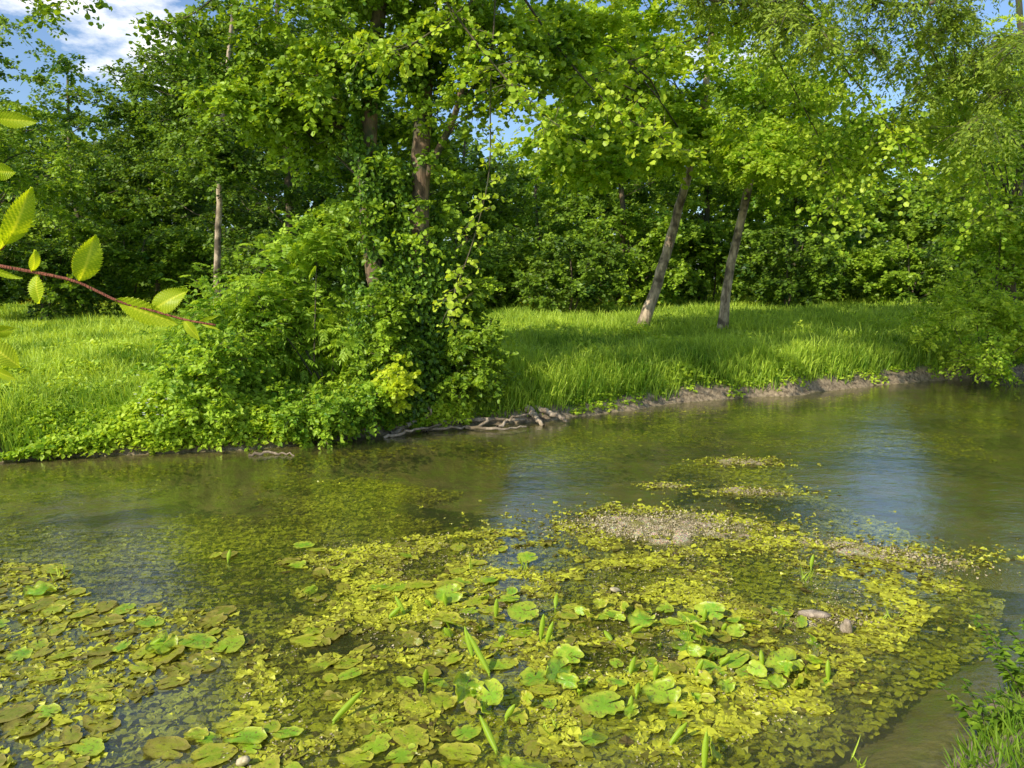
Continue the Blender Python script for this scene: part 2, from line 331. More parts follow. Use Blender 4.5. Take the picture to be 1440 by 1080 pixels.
# ---- polygons and scatter
def inpoly(P, poly):
    x, y = P[:, 0], P[:, 1]; ins = np.zeros(len(P), bool); n = len(poly)
    for i in range(n):
        x1, y1 = poly[i]; x2, y2 = poly[(i+1) % n]
        c = ((y1 > y) != (y2 > y)) & (x < (x2-x1)*(y-y1)/(y2-y1+1e-12)+x1); ins ^= c
    return ins
def scatter(pxpoly, n):
    poly = [tuple(at(*p)[:2]) for p in pxpoly]; a = np.array(poly); lo = a.min(0); hi = a.max(0); out = []; t = 0
    while t < n:
        P = lo+rng.random((n*3, 2))*(hi-lo); P = P[inpoly(P, poly)]; out.append(P); t += len(P)
    return np.concatenate(out)[:n]
main = [(400,1120),(230,1120),(340,1000),(330,900),(430,850),(380,790),(470,762),(770,740),(860,705),(1010,725),(1150,745),(1330,800),(1370,840),(1290,880),(1250,930),(1215,1000),(1030,1050),(960,1120)]
leftz = [(-60,785),(90,798),(130,850),(330,862),(345,905),(250,960),(160,1000),(120,1120),(-60,1120)]
wide = [(-80,705),(250,668),(520,672),(760,705),(900,690),(930,655),(1000,640),(1090,642),(1130,690),(1270,740),(1410,840),(1400,900),(1290,960),(1240,1010),(1150,1060),(1100,1120),(-80,1120)]
def ragged(mb, P, z, size, tone, seed=0, lift=.02, k=9, r0=.5):
    n = len(P); th = np.arange(k)/k*2*np.pi; rot = rng.random(n)*6.28
    r = size[:, None]*(rng.uniform(r0, 1.1, (n, k))); asp = rng.uniform(.35, 1, n)
    x = r*np.cos(th)[None]; y = r*np.sin(th)[None]*asp[:, None]; c, s = np.cos(rot)[:, None], np.sin(rot)[:, None]
    V = np.zeros((n, k+1, 3)); V[:, :k, 0] = P[:, 0:1]+x*c-y*s; V[:, :k, 1] = P[:, 1:2]+x*s+y*c
    V[:, :k, 2] = z[:, None]+rng.normal(0, 1, (n, k))*lift*size[:, None]/.1; V[:, k, :2] = P; V[:, k, 2] = z
    b = np.arange(n)[:, None, None]*(k+1); j = np.arange(k)
    T = b+np.stack([np.full(k, k), j, (j+1) % k], -1)[None]; mb.add(V.reshape(-1, 3), T=T.reshape(-1, 3), tone=np.clip(np.repeat(tone, k+1)+rng.normal(0, .1, n*(k+1)), 0, 1))
mb = MB()
P = scatter(main, 50000); f = fbm(P[:, 0], P[:, 1], 1.6, 31); f2 = fbm(P[:, 0], P[:, 1], 4.5, 35, 3); kk = (f > .34) & (f2 > .36); P, f, f2 = P[kk], f[kk], f2[kk]; n = len(P)
zz = np.where(rng.random(n) < .6*sstep(.42, .60, f2), rng.uniform(-.005, .006, n), rng.uniform(-.07, -.006, n))
ragged(mb, P, zz, rng.uniform(.008, .055, n), np.clip(.18+(f-.34)*1.3+(f2-.4)*.9+rng.normal(0, .26, n), 0, 1), lift=.013)
P = scatter(wide, 70000); f = fbm(P[:, 0], P[:, 1], 1.1, 37, 4); k_ = f > .42; P = P[k_]; f = f[k_]; n = len(P)
ragged(mb, P, rng.uniform(-.08, -.006, n), rng.uniform(.010, .05, n), np.clip(.3+(f-.42)*2.4+rng.normal(0, .22, n), 0, 1), lift=.014)
P = scatter(leftz, 11000); f = fbm(P[:, 0], P[:, 1], 1.6, 33); P = P[f > .36]; n = len(P)
ragged(mb, P, rng.uniform(-.05, .005, n), rng.uniform(.012, .06, n), rng.uniform(.1, .95, n), lift=.014)
P = scatter([(0,655),(200,648),(420,635),(640,612),(900,590),(1200,565),(1430,560),(1430,640),(1000,620),(700,660),(0,700)], 12000); f = fbm(P[:, 0], P[:, 1], 1.2, 61, 3); P = P[f > .50]; n = len(P)
ragged(mb, P, rng.uniform(-.13, -.012, n), rng.uniform(.015, .05, n), rng.uniform(.2, .8, n), lift=.014)
P = scatter([(820,592),(900,577),(1100,563),(1220,551),(1230,558),(1050,572),(880,594)], 1500); n = len(P)
ragged(mb, P, rng.uniform(-.06, -.002, n), rng.uniform(.015, .05, n), rng.uniform(.3, .8, n), lift=.014)
for (px, py, wx, wy, *_r) in bars:
    c = at(px, py); n = int(1300*wx*wy)+160; P = c[:2]+rng.normal(0, .40, (n, 2))*np.array([wx, wy])
    ragged(mb, P, rng.uniform(-.02, .018, n), rng.uniform(.008, .038, n), rng.uniform(.0, .9, n), lift=.02)
tag(mb.build('water_weed', M['weed'], smooth=False), 'mat of crumpled olive water weed lying in and just under the water', 'water weed', kind='stuff')
mb = MB()
P = scatter(main, 18000); f = fbm(P[:, 0], P[:, 1], 2.2, 41); P = P[f > .5]; n = len(P)
ragged(mb, P, rng.uniform(.004, .010, n), rng.uniform(.002, .009, n), rng.random(n)**1.6, lift=.03, k=5)
for q_, b_ in enumerate(bars):
    c = at(b_[0], b_[1]); n = int((2800 if q_ == 0 else 1400)*b_[2]*b_[3])+60; q = rng.normal(0, .20, (n, 2))*np.array([b_[2], b_[3]]); ca, sa = math.cos(b_[5]), math.sin(b_[5]); P = c[:2]+np.stack([q[:, 0]*ca-q[:, 1]*sa, q[:, 0]*sa+q[:, 1]*ca], -1)
    ragged(mb, P, rng.uniform(.004, .035 if q_ == 0 else .015, n), rng.uniform(.003, .015, n), (.1+.9*rng.random(n))*(1 if q_ == 0 else .8), lift=.05, k=5)
tag(mb.build('plant_debris', M['debris'], smooth=False), 'scattered pale bits of dead leaves and grit on the weed and gravel', 'debris', kind='stuff')
# ---- lily pads
def padmesh(seed, wav):
    r_ = np.random.default_rng(seed); n = 48; rings = [.0, .35, .7, .93, 1.0]; a0 = math.radians(8)
    th = np.linspace(a0, 2*np.pi-a0, n); rim = 1+.045*np.sin(3*th+r_.random()*6)+.025*np.sin(7*th+r_.random()*6)+r_.normal(0, .014, n)
    d = np.minimum(th, 2*np.pi-th); rim *= 1-.2*np.exp(-(d-a0)*6)
    for _ in range(r_.integers(0, 4)):
        q = r_.uniform(1, 5.2); rim *= 1-r_.uniform(.08, .32)*np.exp(-((th-q)*r_.uniform(6, 14))**2)
    V = [(0.10, 0, 0)]; T = []; Q = []; tn = [0]
    ph = r_.random(4)*6.28
    for k, r in enumerate(rings[1:]):
        for i in range(n):
            t = th[i]; R = r*rim[i]; x = R*math.cos(t)*1.15-.05; y = R*math.sin(t)*.93
            z = wav*(r**2)*(.6*math.sin(2*t+ph[0])+.5*math.sin(5*t+ph[1])*r+.3*math.sin(9*t+ph[2])*r**3)+(.02*wav/.05*(r > .95))
            V.append((x, y, z)); tn.append(r**3)
    for i in range(n-1): T.append((0, 1+i, 2+i))
    for k in range(3):
        for i in range(n-1):
            a = 1+k*n+i; Q.append((a, a+n, a+n+1, a+1))
    m_ = MB(); m_.add(V, Q, T, tn); return m_
protos = {}
for mk in ('pad_green', 'pad_yellow', 'pad_olive'):
    protos[mk] = []
    for s in range(12):
        o = padmesh(s*7+len(mk), [.03, .07, .12][s % 3]).build('lily_pad', M[mk]); protos[mk].append(o.data); bpy.data.objects.remove(o)
placed = []
def pad(x, y, r, mk, label, group, tilt=.05):
    o = bpy.data.objects.new('lily_pad', random.choice(protos[mk])); C.objects.link(o)
    o.location = (x, y, random.uniform(-.001, .014)+tilt*.15*r); o.scale = (r, r*random.uniform(.7, 1), r); o.rotation_euler = (random.gauss(0, tilt*.6), random.gauss(0, tilt*.6), random.random()*6.28)
    tag(o, label, 'lily pad', group); placed.append((x, y, r)); return o
zones = [(leftz, 88, .05, .12, 'in the patch by the left edge of the water', .18),
 ([(400,772),(640,762),(760,772),(770,812),(560,850),(420,850)], 24, .05, .10, 'at the far end of the middle patch', .3),
 ([(620,830),(860,850),(1110,860),(1180,930),(1150,985),(960,965),(960,1040),(800,1045),(640,1000),(590,930)], 72, .045, .095, 'in the crowded middle of the stream', .5),
 ([(400,880),(590,900),(640,1000),(560,1010),(380,980)], 18, .05, .10, 'left of the upright leaves in the middle', .25),
 ([(240,1025),(560,1015),(770,1040),(770,1150),(200,1150)], 46, .05, .105, 'along the near edge at the bottom', .55),
 ([(270,740),(460,770),(440,800),(300,800)], 5, .055, .085, 'alone between the left and middle patches', .3)]
for poly, n, r0, r1, where, pg in zones:
    P = scatter(poly, n*7); k_ = 0
    for x, y in P:
        r = random.uniform(r0, r1)
        if any((x-a)**2+(y-b)**2 < (.66*(r+c)*.9)**2 for a, b, c in placed): continue
        mk = 'pad_green' if random.random() < pg else ('pad_yellow' if random.random() < .6 else 'pad_olive')
        cn_ = {'pad_green': 'fresh green', 'pad_yellow': 'yellowish green', 'pad_olive': 'fading olive'}[mk]
        pad(x, y, r, mk, 'flat %s lily pad floating %s' % (cn_, where), '%s lily pads %s' % (cn_, where), random.choice([.03, .05, .12])); k_ += 1
        if k_ >= n: break
# ---- raised lily leaves with stalks
def raised_w(c, r, tilt, az, mk, label, group=None):
    e = empty('raised_lily_leaf', (c[0], c[1], 0), label, 'lily leaf', group)
    o = bpy.data.objects.new('leaf_blade', random.choice(protos[mk])); C.objects.link(o); o.parent = e
    h = abs(math.sin(tilt))*r*.85+.012; o.location = (0, 0, h); o.scale = (r, r*.8, r*2.4); o.rotation_euler = (tilt, 0, az)
    m_ = MB(); tube(m_, [(0, 0, h), (.01, .02, h*.4), (.03, .05, -.06), (.06, .1, -.3)], [.006, .006, .007, .007], 6, .6); m_.build('stalk', M['herb'], e)
rl = [(632,848,.09,.9,.3,'raised glossy leaf at the far left of the upright group'),(628,886,.10,.5,2.6,'tilted glossy leaf just below the upright group'),(738,872,.10,.6,.5,'bright tilted leaf behind the spiky rolled leaf'),
 (655,980,.10,.7,1.2,'half folded bright leaf below the long rolled leaf'),(690,990,.10,-.6,2.0,'cupped leaf leaning against its folded neighbour'),(785,960,.09,1.0,.8,'pale upright leaf pointing to the sky near the centre'),
 (930,985,.10,.45,.4,'glossy raised leaf towards the lower right of the middle patch'),(1000,870,.09,.6,-.4,'deep green tilted leaf on the right of the middle patch'),(1105,942,.11,.4,.5,'broad raised leaf at the right end of the middle patch'),
 (905,880,.09,.35,.2,'round raised leaf right of the centre'),(980,898,.09,.9,2.2,'standing folded leaf with dark glossy side'),(800,930,.09,.4,-.7,'tilted leaf just right of the pale upright leaf'),
 (60,835,.10,.15,.3,'slightly raised leaf of the left patch nearest the far bank'),(228,915,.10,.3,1.4,'curled bright leaf at the right end of the left patch'),(1000,1068,.08,1.1,1.5,'upright leaf cut by the bottom edge of view'),(850,1000,.11,.3,.4,'large cupped leaf near the bottom centre'),(742,790,.08,.4,.4,'raised leaf at the far end of the middle patch')]
for px, py, r, t, az, lab in rl: raised_w(at(px, py), r, t, az, 'pad_green', lab)
for x, y in scatter([(620,830),(860,850),(1110,860),(1180,930),(1100,1000),(800,1045),(640,1000),(560,930)], 50):
    raised_w((x, y), random.uniform(.03, .065), random.uniform(.4, 1.3)*random.choice([-1, 1]), random.random()*6.28, random.choice(['pad_green', 'pad_olive', 'pad_yellow']), 'small half risen lily leaf among the crowded pads in the middle of the stream', 'small half risen leaves of the middle patch')
# ---- rolled young leaves
def rolled(px, py, Ln, lean, az, label, group=None, c=None):
    c = at(px, py) if c is None else c; e = empty('rolled_lily_leaf', (c[0], c[1], 0), label, 'rolled leaf', group)
    d = np.array([math.cos(az)*math.sin(lean), math.sin(az)*math.sin(lean), math.cos(lean)]); s_ = nrm(np.cross(d, [0.1, -1, .2])); u_ = np.cross(d, s_)
    n = 14; m_ = MB(); V = []
    for i in range(n):
        t = i/(n-1); wd = .016*math.sin(math.pi*min(1, .12+t*.88))**.7+.001
        cc = d*(t*Ln+.015)+u_*.02*math.sin(t*3)*Ln
        V += [cc+s_*wd*.7+u_*wd*.75, cc+s_*wd*.95, cc-u_*wd*.55, cc-s_*wd*.95, cc-s_*wd*.5+u_*wd*.85]
    Q = [(i*5+j, i*5+j+1, (i+1)*5+j+1, (i+1)*5+j) for i in range(n-1) for j in range(4)]
    m_.add(V, Q, tone=np.tile([.9, .5, .3, .5, .9], n)); m_.build('leaf_blade', M['herb'], e)
    m_ = MB(); tube(m_, [d*.03, (0, 0, -.03), -d*.05+np.array([0, 0, -.25])], [.006, .007, .007], 6, .5); m_.build('stalk', M['herb'], e)
ro = [(690,950,.26,.75,2.4,'longest rolled leaf slanting up to the left in the middle patch'),(665,925,.17,.5,2.2,'rolled leaf just behind the longest one'),(465,1018,.20,.95,.6,'rolled bright leaf slanting right near the bottom left of the middle'),
 (760,900,.15,.15,.6,'upright rolled spike right of the centre of the patch'),(768,905,.13,.3,.2,'shorter spike beside the upright rolled one'),(697,870,.12,.1,1,'small upright spike behind the tilted leaves'),
 (570,865,.13,.7,2.5,'thin rolled leaf at the far left of the patch'),(545,870,.10,.9,.3,'small rolled leaf lying low on the far side'),(700,1060,.18,.9,2.2,'rolled leaf lying flat at the bottom edge'),(885,1010,.10,.2,1,'short stub of a rolled leaf near the bottom'),
 (1165,958,.10,.3,1.4,'short rolled leaf at the right end'),(940,1050,.13,.8,.4,'folded leaf tip by the bottom edge'),(320,790,.08,.3,1,'tiny green spike alone on the far left'),(1140,800,.10,.2,.5,'thin rolled spike by the gravel on the right'),(990,1085,.16,.3,1.2,'rolled leaf rising from the bottom edge'),(205,915,.10,.9,.2,'low rolled leaf in the left patch')]
for a in ro: rolled(*a)
for x, y in scatter([(560,850),(900,850),(1150,900),(1000,1020),(720,1040),(560,960)], 22):
    rolled(0, 0, random.uniform(.05, .11), random.uniform(.1, 1.1), random.random()*6.28, 'tiny rolled leaf tip poking up between the pads of the middle patch', 'tiny rolled leaf tips of the middle patch', (x, y))
# ---- floating reed shoots
for px, py, lab in [(735,800,'thin grass shoot at the far end of the lily patch'),(1250,870,'lone grass shoot by the right hand shallows'),(1210,1075,'single tall blade rising at the bottom edge'),(660,800,'short grass shoot beside the far lily pads'),(975,900,'grass shoot among the standing leaves'),(775,1030,'slanting grass blades at the bottom of the middle patch'),(1130,815,'grass shoot near the low gravel patch'),(85,812,'grass shoot in the far corner of the left patch')]:
    c = at(px, py); m_ = MB(); n = 6; Pp = np.tile([0, 0, -.02], (n, 1))+rng.normal(0, .02, (n, 3))*[1, 1, 0]
    D = rng.normal(0, .45, (n, 3)); D[:, 2] = 1; leaves(m_, Pp, D, rng.normal(0, 1, (n, 3))+[0, -1, 0], rng.uniform(.06, .16, n), np.full(n, .009), rng.uniform(.5, 1, n))
    o = m_.build('grass_shoot', M['grass']); o.location = (c[0], c[1], 0); tag(o, lab, 'grass shoot')
# ---- pale bits
def lump(name, px, py, s, rot, mat, label, cat):
    c = at(px, py); n1_, n2_ = 14, 9; V = []
    for i in range(n2_):
        t = i/(n2_-1); 
        for j in range(n1_):
            a = j/n1_*6.283; r = math.sin(math.pi*(.08+.84*t))**.6*(1+.35*(vn3(np.array([math.cos(a)*1.5+px, math.sin(a)*1.5, t*4]))-.5)*2)
            V.append(((t-.5)*2*s[0], math.cos(a)*r*s[1], math.sin(a)*r*s[2]))
    Q = [(i*n1_+j, i*n1_+(j+1) % n1_, (i+1)*n1_+(j+1) % n1_, (i+1)*n1_+j) for i in range(n2_-1) for j in range(n1_)]
    k = len(V); V += [(-s[0], 0, 0), (s[0], 0, 0)]
    T = [(k, (j+1) % n1_, j) for j in range(n1_)]+[(k+1, (n2_-1)*n1_+j, (n2_-1)*n1_+(j+1) % n1_) for j in range(n1_)]
    m_ = MB(); m_.add(V, Q, T, rng.random(len(V))*.5+.5); o = m_.build(name, mat); o.location = (c[0], c[1], .02); o.rotation_euler = rot; tag(o, label, cat)
lump('wood_stub', 1190, 888, (.085, .035, .035), (0, 1.0, 1.2), M['driftwood'], 'pale broken wood stub sticking up at the right of the weed', 'wood')
lump('wood_chip', 865, 833, (.04, .02, .015), (0, .3, .4), M['debris'], 'small pale chip lying right of the middle patch', 'wood chip')
lump('dead_leaf_stub', 342, 1076, (.05, .025, .02), (0, .5, 2.4), M['debris'], 'pale curled bit at the bottom left edge', 'dead leaf')
lump('mud_lump', 1145, 868, (.10, .04, .025), (0, 0, -.2), M['driftwood'], 'low grey brown lump beside the wood stub', 'driftwood')
# ---- driftwood along the far bank
def stick(pts, r, label, sub=()):
    r *= 1.25
    P = [at(px, py, z) for px, py, z in pts]; o0 = P[0].copy(); e = empty('driftwood_branch', tuple(o0), label, 'driftwood', None)
    m_ = MB(); p = spline([q-o0 for q in P], 16); p[1:-1] += rng.normal(0, .012, (14, 3)); tube(m_, p, np.linspace(r, r*.4, 16), 8, rough=.3); m_.build('stem', M['driftwood'], e)
    for s_ in sub:
        m_ = MB(); q = spline([at(*a)-o0 for a in s_], 8); tube(m_, q, np.linspace(r*.6, r*.2, 8), 6, rough=.3); m_.build('side_branch', M['driftwood'], e)
stick([(572,598,.10),(640,590,.12),(700,590,.1),(738,590,.06)], .035, 'long pale fallen branch lying along the waterline', [[(640,590,.12),(615,578,.25),(590,572,.3)], [(690,590,.1),(672,600,.02),(660,606,-.02)]])
stick([(548,610,.02),(575,598,.08),(605,588,.15),(640,574,.3)], .028, 'thin grey branch slanting up the bank below the tree', [[(575,598,.08),(600,604,.02)],[(605,588,.15),(612,576,.25)]])
stick([(742,574,.2),(752,585,.1),(765,599,.0)], .05, 'short thick stub leaning into the water')
stick([(752,570,.22),(775,582,.12),(797,592,.03)], .045, 'pale broken stub beside the short thick one')
stick([(590,606,.0),(630,602,.05),(668,600,.02)], .02, 'thin twig half sunk below the long branch')
stick([(350,640,.01),(385,636,.03),(414,641,.0)], .018, 'flat grey branch in the water under the left bush')
stick([(655,600,.05),(700,603,.03),(740,600,.02)], .022, 'dark twig at the waterline near the stubs')
stick([(600,608,.0),(592,596,.1),(606,580,.28),(600,570,.36)], .02, 'crooked twig standing up by the tangle', [[(592,596,.1),(575,588,.2)]])
stick([(700,600,.02),(722,588,.12),(752,580,.2)], .022, 'slanting twig between the long branch and the stubs')
stick([(540,616,.0),(580,606,.06),(622,596,.1)], .02, 'pale twig at the left end of the tangle')
# ------------------------------------------------------------------ grass
def grass(n, dmin, dmax, az0, az1, mask, hh, seed, mb, wk=.00042):
    az = np.radians(rng.uniform(az0, az1, n)); d = np.exp(rng.uniform(np.log(dmin), np.log(dmax), n))
    x = d*np.sin(az); y = d*np.cos(az); k = mask(x, y); x, y, d = x[k], y[k], d[k]; z = H(x, y); n = len(x)
    f = fbm(x, y, .7, seed); f2 = fbm(x, y, 2.8, seed+9, 2); h = hh(x, y)*(0.2+1.0*f+.75*f2)*rng.uniform(.4, 1.35, n); w_ = .0025+wk*d
    a = rng.random(n)*6.283; wx, wy = np.cos(a)*w_, np.sin(a)*w_; la = rng.random(n)*6.283; ln = rng.uniform(.1, 1.1, n)*h
    lx, ly = np.cos(la)*ln, np.sin(la)*ln
    V = np.zeros((n, 5, 3)); V[:, 0] = np.stack([x-wx, y-wy, z-.03], -1); V[:, 1] = np.stack([x+wx, y+wy, z-.03], -1)
    V[:, 2] = np.stack([x+wx*.8+lx*.35, y+wy*.8+ly*.35, z+h*.6], -1); V[:, 3] = np.stack([x-wx*.8+lx*.35, y-wy*.8+ly*.35, z+h*.6], -1); V[:, 4] = np.stack([x+lx, y+ly, z+h*(1-.45*ln/h)], -1)
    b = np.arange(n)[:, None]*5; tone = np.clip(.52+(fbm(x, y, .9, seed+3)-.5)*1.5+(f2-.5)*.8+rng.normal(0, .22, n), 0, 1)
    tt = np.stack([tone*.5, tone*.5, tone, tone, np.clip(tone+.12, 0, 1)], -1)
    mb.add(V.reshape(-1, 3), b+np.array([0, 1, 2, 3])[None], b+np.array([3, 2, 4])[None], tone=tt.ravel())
mb = MB()
mk_ = lambda x, y: (y-ybank(x) > .05+.6*(fbm(x, y, 1.5, 77)-.4)*sstep(0, 3, x)) & (H(x, y) > .06)
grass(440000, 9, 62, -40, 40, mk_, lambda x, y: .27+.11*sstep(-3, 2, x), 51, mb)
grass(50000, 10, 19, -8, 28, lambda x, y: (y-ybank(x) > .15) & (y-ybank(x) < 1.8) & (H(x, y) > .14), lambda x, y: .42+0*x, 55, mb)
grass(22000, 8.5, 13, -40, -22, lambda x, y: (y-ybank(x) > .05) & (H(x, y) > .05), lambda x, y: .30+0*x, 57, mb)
tag(mb.build('meadow_grass', M['grass'], smooth=False), 'tall bright green meadow grass covering the far bank', 'grass', kind='stuff')
mb = MB(); n = 16000; x = rng.uniform(1.3, 3.8, n); y = rng.uniform(1.5, 5, n); 
k_ = (y < ynear(x)+.02) & (x > 1.9); x, y = x[k_], y[k_]; n = len(x); z = np.maximum(H(x, y), 0); D = rng.normal(0, .6, (n, 3)); D[:, 2] = 1
Lh = rng.uniform(.04, .15, n); leaves(mb, np.stack([x, y, z-.01], -1), D, rng.normal(0, 1, (n, 3)), Lh, np.full(n, .006), rng.uniform(.0, .35, n), 'hex')
tag(mb.build('bank_grass', M['grass'], smooth=False), 'short grass on the near bank in the bottom right corner', 'grass', kind='stuff')
# ---- broad leaved herbs along the waterline
mb = MB()
def herbs(n, x0, x1, s0, s1, hmax, L_, dens=.4, seed=5):
    x = rng.uniform(x0, x1, n); s = rng.uniform(s0, s1, n); y = ybank(x)+s; f = fbm(x, y, 1.3, seed); k = f > dens; x, y, f = x[k], y[k], f[k]; n = len(x)
    z = np.maximum(H(x, y), 0.03)+hmax*((f-dens)*2.5+.25)*rng.random(n)**.6; D = rng.normal(0, 1, (n, 3)); D[:, 2] *= .4; N_ = rng.normal(0, .45, (n, 3))+[-.25, -.5, .9]
    sz = rng.uniform(.6, 1.3, n)*L_; leaves(mb, np.stack([x, y, z], -1), D, N_, sz, sz*.75, np.clip(.45+rng.normal(0, .2, n)+(f-.5), 0, 1), 'hex')
herbs(56000, -9, -4.2, -.12, 1.5, .30, .06, .30); herbs(30000, -4.6, -.6, -.15, .9, .3, .065, .3); herbs(34000, -.8, 14, .12, 1.4, .26, .06, .40, 8); herbs(7000, 0, 14, .0, .4, .12, .06, .5, 18)
herbs(30000, -12, -4.5, 1.2, 6.5, .38, .07, .47, 14); herbs(34000, -1, 12, 1, 7, .5, .08, .50, 24)
tag(mb.build('waterside_herbs', M['herb']), 'low broad leaved green herbs covering the edge of the far bank', 'herbs', kind='stuff')
mb = MB()
for (a, b_, y0, y1, c_) in [(30, 190, 428, 440, 130), (730, 900, 425, 440, 190), (1020, 1100, 420, 428, 40)]:
    for _ in range(c_):
        q = gpx(random.uniform(a, b_), random.uniform(y0, y1)+8); z = q[2]+random.uniform(.35, .55)
        th = rng.random(5)*.3+np.arange(5)*1.257; D = np.stack([np.cos(th), np.sin(th), np.full(5, .5)], -1); leaves(mb, np.tile([q[0], q[1], z], (5, 1)), D, np.tile([0, 0, 1.], (5, 1)), np.full(5, .04), np.full(5, .045), rng.random(5), 'kite')
tag(mb.build('buttercups', M['buttercup']), 'tiny yellow buttercups scattered in the meadow grass', 'wild flowers', kind='stuff')
mb = MB()
for _ in range(26):
    q = gpx(random.uniform(205, 275), random.uniform(560, 625)); z = q[2]+random.uniform(.3, .5)
    th = np.arange(5)*1.257; D = np.stack([np.cos(th), np.sin(th), np.full(5, .3)], -1); leaves(mb, np.tile([q[0], q[1]-.25, z], (5, 1)), D, np.tile([0, -.3, 1.], (5, 1)), np.full(5, .02), np.full(5, .022), rng.random(5), 'kite')
tag(mb.build('white_blossoms', M['blossom']), 'small white blossoms beside the left bush', 'wild flowers', kind='stuff')
# ------------------------------------------------------------------ trees
def tree(name, label, trunks, ell, cr, nl, Lf, Wf, leaf, bark='bark', thr=.42, kind='kite', droop=.25, group=None, nb=40, extra=None, twigs=True, tone=.5, flat=.35, low=1., sc=.55, tilt=.6, K=9, shell=.5, cat='tree', zlimb=-9, r0=.016, ltr=None):
    base = np.array(trunks[0][0][0]); e = empty(name, tuple(base), label, cat, group)
    TP = []
    for i, (pts, ra, rb) in enumerate(trunks):
        p = spline(pts, 30); p[1:-1] += rng.normal(0, ra*.06, (28, 3)); m_ = MB(); rr = np.linspace(ra, rb, 30)
        if i == 0: rr[:4] *= np.array([1.5, 1.25, 1.1, 1.03])
        tube(m_, p, rr, 12, rough=.12); m_.build('trunk' if i == 0 else 'stem', M[bark], e, org=base); TP.append(p)
    TP = np.concatenate(TP if ltr is None else [TP[q] for q in ltr])
    CL = [clumps(c, r, n, thr, sc, seed=int(base[0]*3) % 17, low=low, shell=shell) for c, r, n in ell]
    Cn = np.concatenate(CL+([extra] if extra is not None else []))
    mf = MB(); mt = MB() ; crown(mf, mt if twigs else None, Cn, rng.uniform(.7, 1.25, len(Cn))*cr, nl, Lf, Wf, droop, K, kind, tone, flat, tilt=tilt)
    limbs(mt, TP, Cn, trunks[0][1], nb, r0, zlimb)
    mt.build('branches', M['twig'], e, org=base); mf.build('crown', M[leaf], e, smooth=kind != 'kite', org=base)
    return e, base
def base_at(px, Y):
    x = (px-720)/F*Y*1.0; return np.array([x, Y, h1(x, Y)-.05])
def wz(py, Y): return W(720, py, Y)[2]
# centre: ivy clad big tree
b0 = gpx(566, 588)
Yc = b0[1]+.35
def wp(lst, Y): return [W(px, py, Y+dy) for px, py, dy in lst]
bA = np.array([W(565, 580, Yc)[0], Yc, h1(W(565, 580, Yc)[0], Yc)-.1])
tA = [bA]+wp([(548,470,0),(528,380,.1),(517,280,.1),(519,150,0),(530,40,-.1),(545,-160,-.3),(560,-420,-.4)], Yc)
tB = [bA+[.12, .05, .05]]+wp([(584,470,.1),(590,380,.1),(592,240,.1),(597,120,.1),(600,20,.2),(590,-180,.3),(600,-450,.4)], Yc)
tC = wp([(594,260,.1),(612,220,0),(640,160,-.2),(665,60,-.4),(690,-60,-.6)], Yc)
ell = [(W(430,-10,Yc), (2.0, 1.6, 1.6), 58), (W(600,-160,Yc), (2.3, 2.2, 1.9), 62), (W(690,75,Yc-.3), (.9, .9, 1.2), 26), (W(390,170,Yc+.4), (1.1, 1.1, 1.3), 42), (W(560,-420,Yc), (2.2, 2.2, 1.8), 40), (W(540,290,Yc+1.2), (1.4, .5, 1.5), 46)]
exc = np.array([W(a, b, Yc-.45) for a, b in [(535, 225), (560, 60), (610, 60), (500, 75), (600, 215), (560, 300), (520, 330), (615, 290), (570, 130), (545, 20), (620, 0), (635, 250), (500, 290), (600, 340), (590, 170)]])
eT, bT = tree('ivy_clad_tree', 'large tree with two ivy covered brown stems rising at the waterside, left of centre', [(tA, .17, .08), (tB, .17, .08), (tC, .06, .03)], ell, .58, 290, .08, .065, 'leaf_mid', 'bark_red', .42, 'round', .35, nb=50, zlimb=bA[2]+2.6, tone=.6)
mx_ = MB(); mxt = MB(); crown(mx_, mxt, exc, rng.uniform(.35, .6, len(exc)), 130, .08, .065, .4, 7, 'round', .6, .4, .008); mx_.build('low_foliage', M['leaf_mid'], eT, org=bT)
mi = MB(); pA = spline(tA, 60)[:40]; pB = spline(tB, 60)[:40]
for pp, gap in ((pA, .56), (pB, .52)):
    n = 19000; k = rng.integers(0, len(pp), n); P = pp[k]; a = rng.random(n)*6.283; zz = P[:, 2]; r = .14+.26*np.clip(1-(zz-.3)/3.0, 0, 1)**.8+rng.random(n)*.26
    f = vn3(np.stack([np.cos(a)+P[:, 0]*3, np.sin(a), zz*1.4], -1), 3); kk = (f > .30+.28*sstep(1.6, 4.0, zz)); 
    P = P+np.stack([np.cos(a)*r, np.sin(a)*r, rng.normal(0, .12, n)], -1); N_ = np.stack([np.cos(a), np.sin(a), np.full(n, .6)], -1)+rng.normal(0, .6, (n, 3))
    D = rng.normal(0, .9, (n, 3)); D[:, 2] -= .8; leaves(mi, P[kk], D[kk], N_[kk], .07, .055, rng.random(kk.sum()), 'hex')
mi.build('ivy', M['ivy'], eT, org=bT)
